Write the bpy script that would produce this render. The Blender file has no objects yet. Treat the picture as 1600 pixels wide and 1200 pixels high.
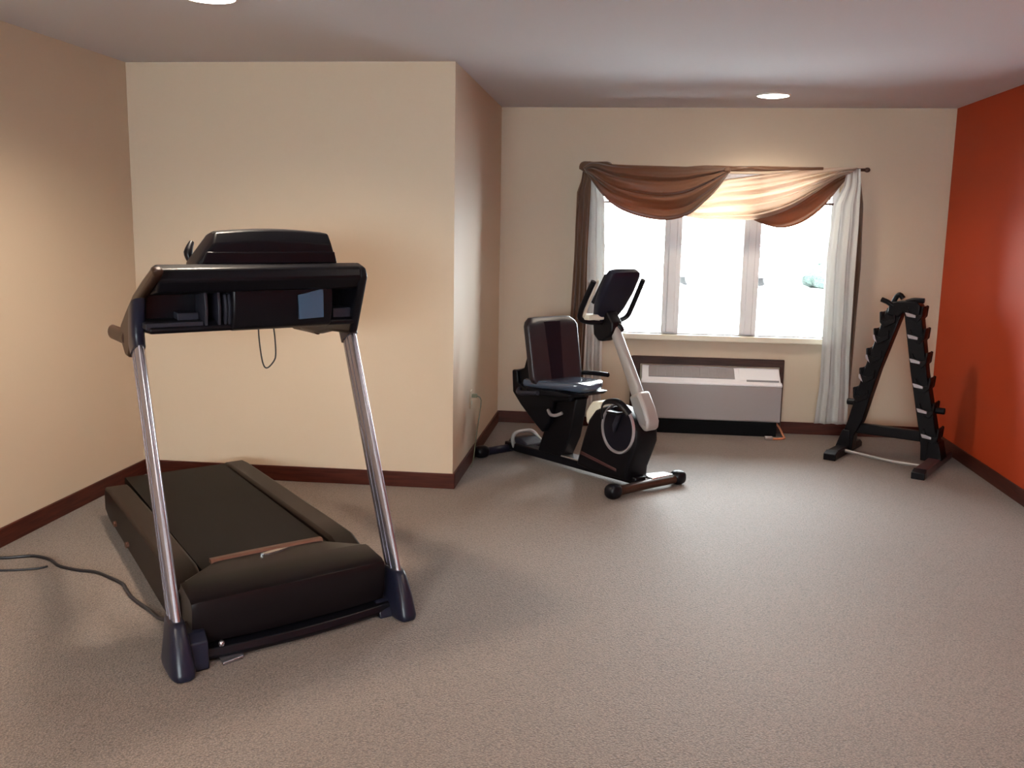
import bpy, bmesh, math, random
from mathutils import Vector, Matrix
PI = math.pi
rnd = random.Random(7)
COL = bpy.context.scene.collection
scn = bpy.context.scene

# ------------------------------------------------------------------ materials
def new_mat(name):
    m = bpy.data.materials.new(name); m.use_nodes = True
    nt = m.node_tree; nt.nodes.clear()
    out = nt.nodes.new('ShaderNodeOutputMaterial')
    return m, nt, out
def N(nt, t, **kw):
    n = nt.nodes.new(t)
    for k, v in kw.items(): setattr(n, k, v)
    return n
def principled(name, col, rough=.5, metal=0., spec=.5, bump=None, var=None, coat=0., emit=None):
    """bump=(scale,strength,distance)  var=(scale,amount): slight tone variation"""
    m, nt, out = new_mat(name)
    b = N(nt, 'ShaderNodeBsdfPrincipled')
    b.inputs['Base Color'].default_value = (*col, 1)
    b.inputs['Roughness'].default_value = rough
    b.inputs['Metallic'].default_value = metal
    b.inputs['Specular IOR Level'].default_value = spec
    b.inputs['Coat Weight'].default_value = coat
    if emit:
        b.inputs['Emission Color'].default_value = (*emit[0], 1)
        b.inputs['Emission Strength'].default_value = emit[1]
    tc = N(nt, 'ShaderNodeTexCoord')
    if var:
        n = N(nt, 'ShaderNodeTexNoise'); n.inputs['Scale'].default_value = var[0]; n.inputs['Detail'].default_value = 5
        nt.links.new(tc.outputs['Object'], n.inputs['Vector'])
        mx = N(nt, 'ShaderNodeMix', data_type='RGBA')
        mx.inputs['A'].default_value = (*[c*(1-var[1]) for c in col], 1)
        mx.inputs['B'].default_value = (*[min(1, c*(1+var[1])) for c in col], 1)
        nt.links.new(n.outputs['Fac'], mx.inputs['Factor']); nt.links.new(mx.outputs['Result'], b.inputs['Base Color'])
    if bump:
        n = N(nt, 'ShaderNodeTexNoise'); n.inputs['Scale'].default_value = bump[0]; n.inputs['Detail'].default_value = 4
        nt.links.new(tc.outputs['Object'], n.inputs['Vector'])
        bp = N(nt, 'ShaderNodeBump'); bp.inputs['Strength'].default_value = bump[1]; bp.inputs['Distance'].default_value = bump[2]
        nt.links.new(n.outputs['Fac'], bp.inputs['Height']); nt.links.new(bp.outputs['Normal'], b.inputs['Normal'])
    nt.links.new(b.outputs[0], out.inputs['Surface'])
    return m

def carpet_mat():
    m, nt, out = new_mat('carpet')
    b = N(nt, 'ShaderNodeBsdfPrincipled'); b.inputs['Roughness'].default_value = .63
    b.inputs['Specular IOR Level'].default_value = .28
    b.inputs['Sheen Weight'].default_value = .35; b.inputs['Sheen Roughness'].default_value = .45
    tc = N(nt, 'ShaderNodeTexCoord')
    mp = N(nt, 'ShaderNodeMapping'); mp.inputs['Scale'].default_value = (1, 1.45, 1); mp.inputs['Rotation'].default_value = (0, 0, -.1)
    nt.links.new(tc.outputs['Object'], mp.inputs['Vector'])
    wn = N(nt, 'ShaderNodeTexNoise'); wn.inputs['Scale'].default_value = 9; wn.inputs['Detail'].default_value = 2
    nt.links.new(mp.outputs[0], wn.inputs['Vector'])
    add = N(nt, 'ShaderNodeVectorMath', operation='MULTIPLY_ADD'); add.inputs[1].default_value = (.02, .02, 0)
    nt.links.new(wn.outputs['Color'], add.inputs[0]); nt.links.new(mp.outputs[0], add.inputs[2])
    vo = N(nt, 'ShaderNodeTexVoronoi'); vo.inputs['Scale'].default_value = 150
    nt.links.new(add.outputs[0], vo.inputs['Vector'])
    no = N(nt, 'ShaderNodeTexNoise'); no.inputs['Scale'].default_value = 110; no.inputs['Detail'].default_value = 5; no.inputs['Roughness'].default_value = .7
    nt.links.new(add.outputs[0], no.inputs['Vector'])
    big = N(nt, 'ShaderNodeTexNoise'); big.inputs['Scale'].default_value = 1.3; big.inputs['Detail'].default_value = 3
    nt.links.new(tc.outputs['Object'], big.inputs['Vector'])
    r1 = N(nt, 'ShaderNodeValToRGB')
    r1.color_ramp.elements[0].position = .05; r1.color_ramp.elements[0].color = (.235, .178, .145, 1)
    r1.color_ramp.elements[1].position = .85; r1.color_ramp.elements[1].color = (.085, .060, .046, 1)
    nt.links.new(vo.outputs['Distance'], r1.inputs['Fac'])
    r2 = N(nt, 'ShaderNodeValToRGB')
    r2.color_ramp.elements[0].position = .33; r2.color_ramp.elements[0].color = (.45, .42, .40, 1)
    r2.color_ramp.elements[1].position = .62; r2.color_ramp.elements[1].color = (1.3, 1.3, 1.3, 1)
    nt.links.new(no.outputs['Fac'], r2.inputs['Fac'])
    mx = N(nt, 'ShaderNodeMix', data_type='RGBA', blend_type='MULTIPLY'); mx.inputs['Factor'].default_value = 1
    nt.links.new(r1.outputs[0], mx.inputs['A']); nt.links.new(r2.outputs[0], mx.inputs['B'])
    r3 = N(nt, 'ShaderNodeValToRGB')
    r3.color_ramp.elements[0].position = .3; r3.color_ramp.elements[0].color = (.93, .9, .88, 1)
    r3.color_ramp.elements[1].position = .7; r3.color_ramp.elements[1].color = (1, 1, 1, 1)
    nt.links.new(big.outputs['Fac'], r3.inputs['Fac'])
    m2 = N(nt, 'ShaderNodeMix', data_type='RGBA', blend_type='MULTIPLY'); m2.inputs['Factor'].default_value = 1
    nt.links.new(mx.outputs['Result'], m2.inputs['A']); nt.links.new(r3.outputs[0], m2.inputs['B'])
    nt.links.new(m2.outputs['Result'], b.inputs['Base Color'])
    sub = N(nt, 'ShaderNodeMath', operation='SUBTRACT')
    nt.links.new(no.outputs['Fac'], sub.inputs[0]); nt.links.new(vo.outputs['Distance'], sub.inputs[1])
    bp = N(nt, 'ShaderNodeBump'); bp.inputs['Strength'].default_value = .45; bp.inputs['Distance'].default_value = .005
    nt.links.new(sub.outputs[0], bp.inputs['Height']); nt.links.new(bp.outputs['Normal'], b.inputs['Normal'])
    nt.links.new(b.outputs[0], out.inputs['Surface'])
    return m

def wood_mat(name, c1, c2):
    m, nt, out = new_mat(name)
    b = N(nt, 'ShaderNodeBsdfPrincipled'); b.inputs['Roughness'].default_value = .45; b.inputs['Specular IOR Level'].default_value = .22
    tc = N(nt, 'ShaderNodeTexCoord'); mp = N(nt, 'ShaderNodeMapping'); mp.inputs['Scale'].default_value = (2, 2, 26)
    no = N(nt, 'ShaderNodeTexNoise'); no.inputs['Scale'].default_value = 3; no.inputs['Detail'].default_value = 6
    nt.links.new(tc.outputs['Object'], mp.inputs['Vector']); nt.links.new(mp.outputs[0], no.inputs['Vector'])
    r = N(nt, 'ShaderNodeValToRGB')
    r.color_ramp.elements[0].position = .35; r.color_ramp.elements[0].color = (*c1, 1)
    r.color_ramp.elements[1].position = .65; r.color_ramp.elements[1].color = (*c2, 1)
    nt.links.new(no.outputs['Fac'], r.inputs['Fac']); nt.links.new(r.outputs[0], b.inputs['Base Color'])
    nt.links.new(b.outputs[0], out.inputs['Surface'])
    return m

def cloth_mat(name, col, trans_col, trans=.4, transp=0., rough=.8, sheen=.3):
    m, nt, out = new_mat(name)
    b = N(nt, 'ShaderNodeBsdfPrincipled'); b.inputs['Base Color'].default_value = (*col, 1); b.inputs['Roughness'].default_value = rough
    b.inputs['Sheen Weight'].default_value = sheen
    tc = N(nt, 'ShaderNodeTexCoord')
    w = N(nt, 'ShaderNodeTexNoise'); w.inputs['Scale'].default_value = 600; w.inputs['Detail'].default_value = 1
    nt.links.new(tc.outputs['Object'], w.inputs['Vector'])
    bp = N(nt, 'ShaderNodeBump'); bp.inputs['Strength'].default_value = .15; bp.inputs['Distance'].default_value = .001
    nt.links.new(w.outputs['Fac'], bp.inputs['Height']); nt.links.new(bp.outputs['Normal'], b.inputs['Normal'])
    t = N(nt, 'ShaderNodeBsdfTranslucent'); t.inputs['Color'].default_value = (*trans_col, 1)
    mx = N(nt, 'ShaderNodeMixShader'); mx.inputs[0].default_value = trans
    nt.links.new(b.outputs[0], mx.inputs[1]); nt.links.new(t.outputs[0], mx.inputs[2])
    last = mx
    if transp:
        tr = N(nt, 'ShaderNodeBsdfTransparent'); m2 = N(nt, 'ShaderNodeMixShader'); m2.inputs[0].default_value = transp
        nt.links.new(mx.outputs[0], m2.inputs[1]); nt.links.new(tr.outputs[0], m2.inputs[2]); last = m2
    nt.links.new(last.outputs[0], out.inputs['Surface'])
    return m

def glass_mat():
    m, nt, out = new_mat('window_glass')
    t = N(nt, 'ShaderNodeBsdfTransparent'); t.inputs['Color'].default_value = (.96, .98, .98, 1)
    g = N(nt, 'ShaderNodeBsdfGlossy'); g.inputs['Roughness'].default_value = .02
    f = N(nt, 'ShaderNodeFresnel'); f.inputs['IOR'].default_value = 1.45
    mx = N(nt, 'ShaderNodeMixShader')
    nt.links.new(f.outputs[0], mx.inputs[0]); nt.links.new(t.outputs[0], mx.inputs[1]); nt.links.new(g.outputs[0], mx.inputs[2])
    nt.links.new(mx.outputs[0], out.inputs['Surface'])
    return m

def emit_mat(name, col, s):
    m, nt, out = new_mat(name)
    e = N(nt, 'ShaderNodeEmission'); e.inputs['Color'].default_value = (*col, 1); e.inputs['Strength'].default_value = s
    nt.links.new(e.outputs[0], out.inputs['Surface'])
    return m

WALLC = (.58, .465, .345)
M = dict(
    wall=principled('tan_wall_paint', WALLC, .62, bump=(160, .12, .002), var=(1.2, .02)),
    red=principled('brick_orange_wall_paint', (.46, .050, .012), .6, spec=.25, bump=(160, .12, .002), var=(1.5, .05)),
    ceil=principled('ceiling_paint', (.68, .69, .74), .9, bump=(120, .2, .003)),
    carpet=carpet_mat(),
    base=wood_mat('mahogany_baseboard', (.042, .009, .006), (.075, .017, .010)),
    sleeve=wood_mat('dark_wood_surround', (.03, .012, .009), (.055, .022, .016)),
    white=principled('white_vinyl', (.74, .74, .76), .4),
    sill=principled('cream_sill', (.78, .72, .58), .35),
    glass=glass_mat(),
    black=principled('black_plastic', (.0035, .0035, .006), .36, spec=.22, bump=(500, .1, .0004)),
    gloss=principled('glossy_black_plastic', (.006, .006, .011), .32, spec=.25),
    navy=principled('dark_navy_plastic', (.009, .010, .022), .34, spec=.35),
    brownplastic=principled('dark_brown_plastic', (.040, .017, .010), .42, spec=.3),
    belt=principled('running_belt_rubber', (.004, .003, .003), .55, spec=.08, bump=(300, .3, .0006)),
    hood=principled('hood_plastic', (.007, .005, .006), .32, spec=.18),
    rail=principled('side_rail_plastic', (.009, .005, .004), .4, spec=.15),
    silver=principled('silver_painted_steel', (.36, .35, .41), .26, metal=.85),
    chrome=principled('polished_metal', (.75, .75, .78), .2, metal=.9),
    copper=principled('copper_trim', (.17, .075, .05), .4, metal=.4),
    cable=principled('black_cable', (.008, .008, .012), .45),
    greyrib=principled('dark_grey_plastic', (.020, .020, .030), .5, spec=.3),
    bluepanel=principled('blue_label', (.045, .09, .15), .3),
    lever=principled('grey_aluminium', (.34, .33, .32), .4, metal=.4),
    bikesilver=principled('silver_bike_paint', (.37, .345, .33), .38, metal=.15),
    cream=principled('cream_plastic', (.72, .68, .56), .4),
    seatblk=principled('seat_vinyl', (.022, .017, .021), .34, spec=.4, bump=(90, .12, .001)),
    seatpad=principled('grey_blue_vinyl', (.05, .07, .11), .2, coat=.9),
    steelblk=principled('black_powder_coat', (.004, .0035, .005), .4, spec=.18, bump=(400, .15, .0004)),
    brightsteel=principled('bright_steel_and_glint', (.50, .48, .52), .32, metal=.6),  # ring and lever metal; also colours the rack's painted glints
    maroon=principled('maroon_steel', (.06, .022, .022), .35),
    ptac=principled('ptac_grey_plastic', (.34, .305, .30), .5, spec=.3),
    ptacw=principled('ptac_top_plastic', (.80, .80, .84), .3),
    grille=principled('ptac_grille', (.23, .23, .25), .5),
    dark=principled('dark_void', (.004, .004, .005), .6, spec=.08),
    scarf=cloth_mat('brown_scarf_fabric', (.120, .054, .024), (.50, .18, .05), .20, 0.0, .5, .5),
    sheer=cloth_mat('cream_sheer_fabric', (.56, .49, .43), (.95, .74, .58), .42, .04, .7, .2),
    sheerw=cloth_mat('white_sheer_fabric', (.66, .65, .63), (.70, .70, .68), .22, .05, .7, .2),
    bronze=principled('bronze_rod', (.10, .05, .035), .35, metal=.7),
    lamp=emit_mat('downlight_glow', (1, .93, .82), 14),
    trimw=principled('white_trim_ring', (.8, .8, .8), .4),
    plate=principled('outlet_plate', (.62, .58, .46), .4),
    olive=principled('olive_cable', (.13, .13, .08), .5),
    plug=principled('orange_plug', (.55, .2, .1), .45),
    asphalt=principled('pale_pavement', (.55, .55, .55), .9),
    lawn=principled('grass_outside', (.30, .42, .33), .9, bump=(20, .5, .05)),
    carwhite=principled('white_car_paint', (.75, .75, .77), .3),
    carglass=principled('car_glass', (.035, .045, .045), .3),
    tyre=principled('tyre_rubber', (.06, .06, .06), .8),
    shrub=principled('shrub_green', (.030, .050, .042), .9, bump=(9, 1, .2), var=(6, .3)),
)

# ------------------------------------------------------------------ geometry
class Frame:
    """local axes (a, b, z) of a thing; a and b are directions on the floor in degrees"""
    def __init__(s, ox, oy, da, db, oz=0):
        s.O = Vector((ox, oy, oz)); da, db = math.radians(da), math.radians(db)
        s.A = Vector((math.cos(da), math.sin(da), 0)); s.B = Vector((math.cos(db), math.sin(db), 0))
    def __call__(s, a, b, z): return s.A*a + s.B*b + Vector((0, 0, z))
W = Frame(0, 0, 0, 90)

def empty(name, fr, label, cat, group=None):
    o = bpy.data.objects.new(name, None); COL.objects.link(o); o.location = fr.O
    o.empty_display_size = .1; o['label'] = label; o['category'] = cat
    if group: o['group'] = group
    return o
def tag(o, label, cat, group=None):
    o['label'] = label; o['category'] = cat
    if group: o['group'] = group
    return o
def link(name, bm, mat, parent=None, bevel=0., seg=2, smooth=True, kind=None, sub=0, solid=0., loc=None, label=None):
    bmesh.ops.remove_doubles(bm, verts=bm.verts, dist=1e-6)
    if not solid: bmesh.ops.recalc_face_normals(bm, faces=bm.faces)
    me = bpy.data.meshes.new(name); bm.to_mesh(me); bm.free()
    o = bpy.data.objects.new(name, me); COL.objects.link(o)
    for m in (mat if isinstance(mat, (list, tuple)) else [mat]): me.materials.append(m)
    if parent: o.parent = parent
    if loc: o.location = loc
    if solid:
        md = o.modifiers.new('solid', 'SOLIDIFY'); md.thickness = solid; md.offset = 0
    if bevel:
        md = o.modifiers.new('bevel', 'BEVEL'); md.width = bevel; md.segments = seg; md.limit_method = 'ANGLE'; md.angle_limit = math.radians(28)
        md.harden_normals = False
    if sub:
        md = o.modifiers.new('sub', 'SUBSURF'); md.levels = sub; md.render_levels = sub
    if smooth:
        for p in me.polygons: p.use_smooth = True
        if not sub:
            try: me.set_sharp_from_angle(angle=math.radians(40))
            except Exception: pass
    if kind: o['kind'] = kind
    if label: o['label'] = label
    return o

def add_box(bm, f, a0, a1, b0, b1, z0, z1):
    vs = [bm.verts.new(f(a, b, z)) for z in (z0, z1) for a, b in ((a0, b0), (a1, b0), (a1, b1), (a0, b1))]
    for q in ((3, 2, 1, 0), (4, 5, 6, 7), (0, 1, 5, 4), (1, 2, 6, 5), (2, 3, 7, 6), (3, 0, 4, 7)):
        bm.faces.new([vs[i] for i in q])
    return bm
def add_prism(bm, f, poly, lo, hi, axis='a'):
    """poly in the two other axes: axis a -> (b,z); axis b -> (a,z); axis z -> (a,b)"""
    def P(u, v, w):
        return f(w, u, v) if axis == 'a' else (f(u, w, v) if axis == 'b' else f(u, v, w))
    r0 = [bm.verts.new(P(u, v, lo)) for u, v in poly]; r1 = [bm.verts.new(P(u, v, hi)) for u, v in poly]
    n = len(poly)
    bm.faces.new(r0[::-1]); bm.faces.new(r1)
    for i in range(n): bm.faces.new((r0[i], r0[(i+1) % n], r1[(i+1) % n], r1[i]))
    return bm
def add_loft(bm, rings, cap=True, closed=False):
    R = [[bm.verts.new(v) for v in r] for r in rings]; n = len(R[0])
    m = len(R)
    for j in range(m if closed else m-1):
        a, b = R[j], R[(j+1) % m]
        for i in range(n): bm.faces.new((a[i], a[(i+1) % n], b[(i+1) % n], b[i]))
    if cap and not closed:
        bm.faces.new(R[0][::-1]); bm.faces.new(R[-1])
    return bm
def catmull(pts, n=6):
    pts = [Vector(p) for p in pts]; out = []
    for i in range(len(pts)-1):
        p0 = pts[max(i-1, 0)]; p1 = pts[i]; p2 = pts[i+1]; p3 = pts[min(i+2, len(pts)-1)]
        for k in range(n):
            t = k/n
            out.append(.5*((2*p1)+(p2-p0)*t+(2*p0-5*p1+4*p2-p3)*t*t+(3*p1-p0-3*p2+p3)*t**3))
    out.append(pts[-1]); return out
def add_tube(bm, f, pts, r, segs=12, smooth=6, closed=False, r2=None, up=None):
    """pts local (a,b,z); r radius or list of radii; r2: second half-axis (flattened tube)"""
    P = [Vector(p) for p in pts]
    if smooth: 
        m = len(P); P2 = catmull(P, smooth)
        if isinstance(r, (list, tuple)):
            rr = []
            for i in range(m-1):
                for k in range(smooth): rr.append(r[i]+(r[i+1]-r[i])*k/smooth)
            rr.append(r[-1]); r = rr
        P = P2
    P = [f(*p) for p in P]
    n = len(P); R = r if isinstance(r, (list, tuple)) else [r]*n
    T = []
    for i in range(n):
        if closed: t = P[(i+1) % n]-P[i-1]
        else: t = P[min(i+1, n-1)]-P[max(i-1, 0)]
        T.append(t.normalized())
    u = Vector(up) if up else Vector((0, 0, 1))
    if abs(T[0].dot(u)) > .95: u = Vector((1, 0, 0))
    rings = []
    for i in range(n):
        u = (u - T[i]*u.dot(T[i])).normalized(); v = T[i].cross(u)
        k = (r2/r if (r2 and not isinstance(r, (list, tuple))) else (r2 if r2 else 1))
        rings.append([P[i]+u*(R[i]*math.cos(2*PI*j/segs))+v*(R[i]*k*math.sin(2*PI*j/segs)) for j in range(segs)])
    return add_loft(bm, rings, closed=closed)
def add_cyl(bm, f, c, axis, r, h, segs=24):
    """cylinder centred at c (local) along axis 'a','b','z'"""
    c = Vector(c); d = {'a': Vector((1, 0, 0)), 'b': Vector((0, 1, 0)), 'z': Vector((0, 0, 1))}[axis]
    return add_tube(bm, f, [c-d*h/2, c+d*h/2], r, segs, 0)
def add_ball(bm, f, c, ra, rb, rz, su=18, sv=10, e=1.0):
    def sp(x, e): return math.copysign(abs(x)**e, x)
    rings = []
    top = bm.verts.new(f(c[0], c[1], c[2]+rz)); bot = bm.verts.new(f(c[0], c[1], c[2]-rz))
    for j in range(1, sv):
        th = PI*j/sv; s_, c_ = sp(math.sin(th), e), sp(math.cos(th), e)
        rings.append([bm.verts.new(f(c[0]+ra*s_*sp(math.cos(2*PI*i/su), e), c[1]+rb*s_*sp(math.sin(2*PI*i/su), e), c[2]+rz*c_)) for i in range(su)])
    for j in range(len(rings)-1):
        for i in range(su): bm.faces.new((rings[j][i], rings[j+1][i], rings[j+1][(i+1) % su], rings[j][(i+1) % su]))
    for i in range(su):
        bm.faces.new((top, rings[0][i], rings[0][(i+1) % su])); bm.faces.new((bot, rings[-1][(i+1) % su], rings[-1][i]))
    return bm
def box(f, *d): return add_box(bmesh.new(), f, *d)
def prism(f, poly, lo, hi, axis='a'): return add_prism(bmesh.new(), f, poly, lo, hi, axis)
def tube(f, *a, **k): return add_tube(bmesh.new(), f, *a, **k)

# ------------------------------------------------------------------ the room
XL, YF, XP, YB, XR, H = -2.8965, 5.3867, -.9678, 7.3952, 2.3459, 2.44
YN = -3.2                       # wall behind the camera
T_ = .15
def struct(name, bm, mat, **k): return link(name, bm, mat, kind='structure', smooth=False, **k)
struct('floor', box(W, XL-T_, XR+T_, YN-T_, YB+.3, -.1, 0), M['carpet'])
LAMPS = [(.945, 6.70), (-1.70, 3.85), (.9, 3.45), (-1.72, 1.2), (.9, 1.2), (-1.72, -1.7), (.9, -1.7)]
# ceiling, with square cut-outs closed by each lamp's flange
struct('ceiling', box(W, XL-T_, XR+T_, YN-T_, YB+.3, H, H+.1), M['ceil'])
struct('wall_left', box(W, XL-T_, XL, YN-T_, YF, 0, H), M['wall'])
struct('wall_front', box(W, XL-T_, XP-T_, YF, YF+T_, 0, H), M['wall'])
struct('wall_side', box(W, XP-T_, XP, YF, YB, 0, H), M['wall'])
struct('wall_right', box(W, XR, XR+T_, YN-T_, YB+.2, 0, H), M['red'])
nb = bmesh.new()            # wall behind the camera, with an added unseen window for daylight fill
NX0, NX1, NZ0, NZ1 = -1.9, .9, 1.0, 2.15
for a0, a1, z0, z1 in ((XL, NX0, 0, H), (NX1, XR, 0, H), (NX0, NX1, 0, NZ0), (NX0, NX1, NZ1, H)):
    add_box(nb, W, a0, a1, YN-T_, YN, z0, z1)
struct('wall_near', nb, M['wall'])
added_win = bpy.data.objects.new('window_added', None); COL.objects.link(added_win); added_win['kind'] = 'structure'
f2 = bmesh.new()
for a0, a1, z0, z1 in ((NX0, NX0+.05, NZ0, NZ1), (NX1-.05, NX1, NZ0, NZ1), (-.23, -.17, NZ0, NZ1), (NX0, NX1, NZ0, NZ0+.05), (NX0, NX1, NZ1-.05, NZ1)):
    add_box(f2, W, a0, a1, YN-.12, YN-.05, z0, z1)
link('window_frame', f2, M['white'], added_win, smooth=False)
link('pane', box(W, NX0+.05, NX1-.05, YN-.087, YN-.083, NZ0+.05, NZ1-.05), M['glass'], added_win, smooth=False)
WX0, WX1, WZ0, WZ1 = -.235, 1.575, .745, 1.965       # window opening
wb = bmesh.new(); bt = .2
for a0, a1, z0, z1 in ((XP-T_, WX0, 0, H), (WX1, XR, 0, H), (WX0, WX1, 0, WZ0), (WX0, WX1, WZ1, H)):
    add_box(wb, W, a0, a1, YB, YB+bt, z0, z1)
struct('wall_back', wb, M['wall'])
BH, BT = .092, .014
def bb(name, bm): struct(name, bm, M['base'], bevel=.004)
bb('baseboard_left', box(W, XL, XL+BT, YN, YF, 0, BH))
bb('baseboard_front', box(W, XL+BT, XP+BT, YF-BT, YF, 0, BH))
bb('baseboard_side', box(W, XP, XP+BT, YF, YB-BT, 0, BH))
b_ = box(W, XP, .10, YB-BT, YB, 0, BH); add_box(b_, W, 1.235, XR-BT, YB-BT, YB, 0, BH)
bb('baseboard_back', b_)
bb('baseboard_right', box(W, XR-BT, XR, YN, YB, 0, BH))

# window: frame, mullions, panes, sill
win = bpy.data.objects.new('window_1', None); COL.objects.link(win); win.location = (0, 0, 0); win['kind'] = 'structure'
Y0, Y1 = YB+.045, YB+.125
fb = bmesh.new(); fw = .05
add_box(fb, W, WX0, WX0+fw, Y0, Y1, WZ0, WZ1); add_box(fb, W, WX1-fw, WX1, Y0, Y1, WZ0, WZ1)
add_box(fb, W, WX0+fw, WX1-fw, Y0, Y1, WZ1-fw, WZ1); add_box(fb, W, WX0+fw, WX1-fw, Y0, Y1, WZ0-.01, WZ0+.006)
link('window_frame', fb, M['white'], win, bevel=.006, smooth=False)
MUL = ((.300, .432), (.895, 1.022))
for m0, m1 in MUL:
    mb = box(W, m0, m1, Y0, Y1, WZ0+.006, WZ1-fw)
    add_box(mb, W, m0+.035, m1-.035, Y0-.012, Y0, WZ0+.006, WZ1-fw)
    link('mullion', mb, M['white'], win, bevel=.006, smooth=False)
for g0, g1 in ((WX0+fw, MUL[0][0]), (MUL[0][1], MUL[1][0]), (MUL[1][1], WX1-fw)):
    link('pane', box(W, g0, g1, YB+.083, YB+.087, WZ0+.006, WZ1-fw), M['glass'], win, smooth=False)
link('sill', box(W, WX0+.005, WX1-.005, YB-.035, YB+.05, WZ0-.045, WZ0), M['sill'], win, bevel=.008, smooth=False)

# recessed ceiling lamps: two in view, the rest added unseen for fill
lamps_in_view = ('small round recessed ceiling light near the window wall, glowing white',
                 'glowing round recessed ceiling light at the top edge, left, above the treadmill')
other = 'added round recessed ceiling light over the open carpet, unseen, for fill'
for i, (x, y) in enumerate(LAMPS):
    f = Frame(x, y, 0, 90, H)
    root = empty('ceiling_light', f, lamps_in_view[i] if i < 2 else other, 'ceiling light', 'recessed ceiling lights')
    bm = bmesh.new(); rings = []
    prof = [(.100, 0), (.113, 0), (.115, -.004), (.112, -.009), (.104, -.010), (.100, -.006)]
    for k in range(40):
        t = 2*PI*k/40; rings.append([f(r*math.cos(t), r*math.sin(t), z) for r, z in prof])
    add_loft(bm, rings, closed=True)
    link('trim_ring', bm, M['trimw'], root)
    bm = bmesh.new()
    rr = [[f(r*math.cos(2*PI*k/40), r*math.sin(2*PI*k/40), z) for k in range(40)] for r, z in ((.104, -.001), (.102, -.009), (.06, -.017), (.012, -.020))]
    add_loft(bm, rr)
    link('lens', bm, M['lamp'], root)
    L = bpy.data.lights.new('downlight', 'SPOT'); L.energy = (62, 165, 60, 125, 85, 120, 85)[i]; L.color = (1, .84, .67)
    L.spot_size = math.radians(150); L.spot_blend = .9; L.shadow_soft_size = .11
    lo = bpy.data.objects.new('downlight', L); COL.objects.link(lo); lo.location = (x, y, H-.03); lo.parent = None

# ------------------------------------------------------------------ treadmill
T = Frame(-1.156, 3.224, 44, 128)
tm = empty('treadmill', T, 'large dark treadmill with silver uprights standing on the carpet at left', 'treadmill')
# deck underframe
link('deck', prism(T, [(.16, .045), (2.0, .055), (2.02, .135), (.16, .195)], -.33, .33), M['black'], tm, bevel=.006)
# running belt with rollers, curved round the rear roller
bp_ = [(.36, .218)] + [(2.05, .182)] + [(2.05+.035*math.sin(t), .147+.035*math.cos(t)) for t in [PI*k/8 for k in range(1, 9)]] + [(.36, .17)]
link('running_belt', prism(T, bp_, -.27, .27), M['belt'], tm)
for s in (-1, 1):
    # long side rails with a foot platform on top
    e_ = 2.12 if s > 0 else 1.95
    rp = [(.30, .03), (.22, .10), (.22, .19), (.40, .236), (.62, .232), (1.3, .212), (e_-.15, .192), (e_-.03, .182), (e_, .15), (e_, .05), (e_-.1, .03), (1.2, .035)]
    r_ = link('side_rail', prism(T, rp, s*.28, s*.395), M['rail'], tm, bevel=.014, seg=3)
    c_ = link('rear_foot', prism(T, [(e_-.12, 0), (e_-.03, 0), (e_-.02, .05), (e_-.14, .05)], s*.30, s*.38), M['black'], tm, bevel=.006)
# small bright screws on the left rail
for bb_, zz in ((1.55, .09), (1.22, .085)):
    link('bolt', add_cyl(bmesh.new(), T, (-.408, bb_, zz), 'a', .014, .012, 14), M['copper'], tm)
# motor hood: lofted shell, rising from belt to front lip
bm = bmesh.new(); rings = []
for a in [-.385, -.378, -.36, -.2, 0, .2, .36, .378, .385]:
    e = abs(a)/.385; d = .012*(e**6); s_ = 1-.05*(e**10)
    cur = .012*(1-(a/.385)**2)     # front bows out
    rings.append([T(a, b, z) for b, z in ((.050-cur+d, .060), (.036-cur+d, .10), (.026-cur+d, .205*s_), (.034-cur+d, .228*s_), (.06-cur+d, .2385*s_), (.22, .248*s_), (.37-.16*max(0, e-.6)/.4, .244*s_), (.385-.16*max(0, e-.6)/.4, .225*s_), (.37, .12), (.3, .07))])
add_loft(bm, rings)
hood = link('motor_hood', bm, M['hood'], tm, bevel=.006)
# copper strip where hood meets belt, with a small maker badge
st = bmesh.new(); rings = []
for i in range(15):
    a = -.235+.47*i/14; b0 = .352+.006*math.cos(a*6)
    rings.append([T(a, b0-.006, .2425), T(a, b0+.004, .2530), T(a, b0+.030, .2515), T(a, b0+.034, .235), T(a, b0-.006, .235)])
add_loft(st, rings); link('trim_strip', st, M['copper'], hood)
bd = bmesh.new(); pts = [(-.045, .300), (-.02, .288), (.03, .296), (.075, .312), (.03, .318), (-.01, .312)]
add_prism(bd, T, [(a, b+.018) for a, b in pts], .243, .2525, 'z'); link('badge', bd, M['chrome'], hood, label='small silver wing-shaped badge')
# lower base frame across the front, bowed
bs = bmesh.new(); rings = []
for i in range(13):
    a = -.40+.8*i/12; c = .03*(1-(a/.4)**2)
    rings.append([T(a, b, z) for b, z in ((.03-c, .008), (.015-c, .025), (.025-c, .052), (.10, .052), (.12, .008))])
add_loft(bs, rings); link('base_crossbar', bs, M['black'], tm, bevel=.004)
link('floor_glide', prism(T, [(-.30, -.038), (-.22, -.022), (-.21, .02), (-.30, .02)], .001, .014, 'z'), M['silver'], tm, bevel=.004, label='small grey glide on the carpet')
link('base_bolt', add_ball(bmesh.new(), T, (-.29, .015, .062), .012, .012, .012), M['silver'], tm)
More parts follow.
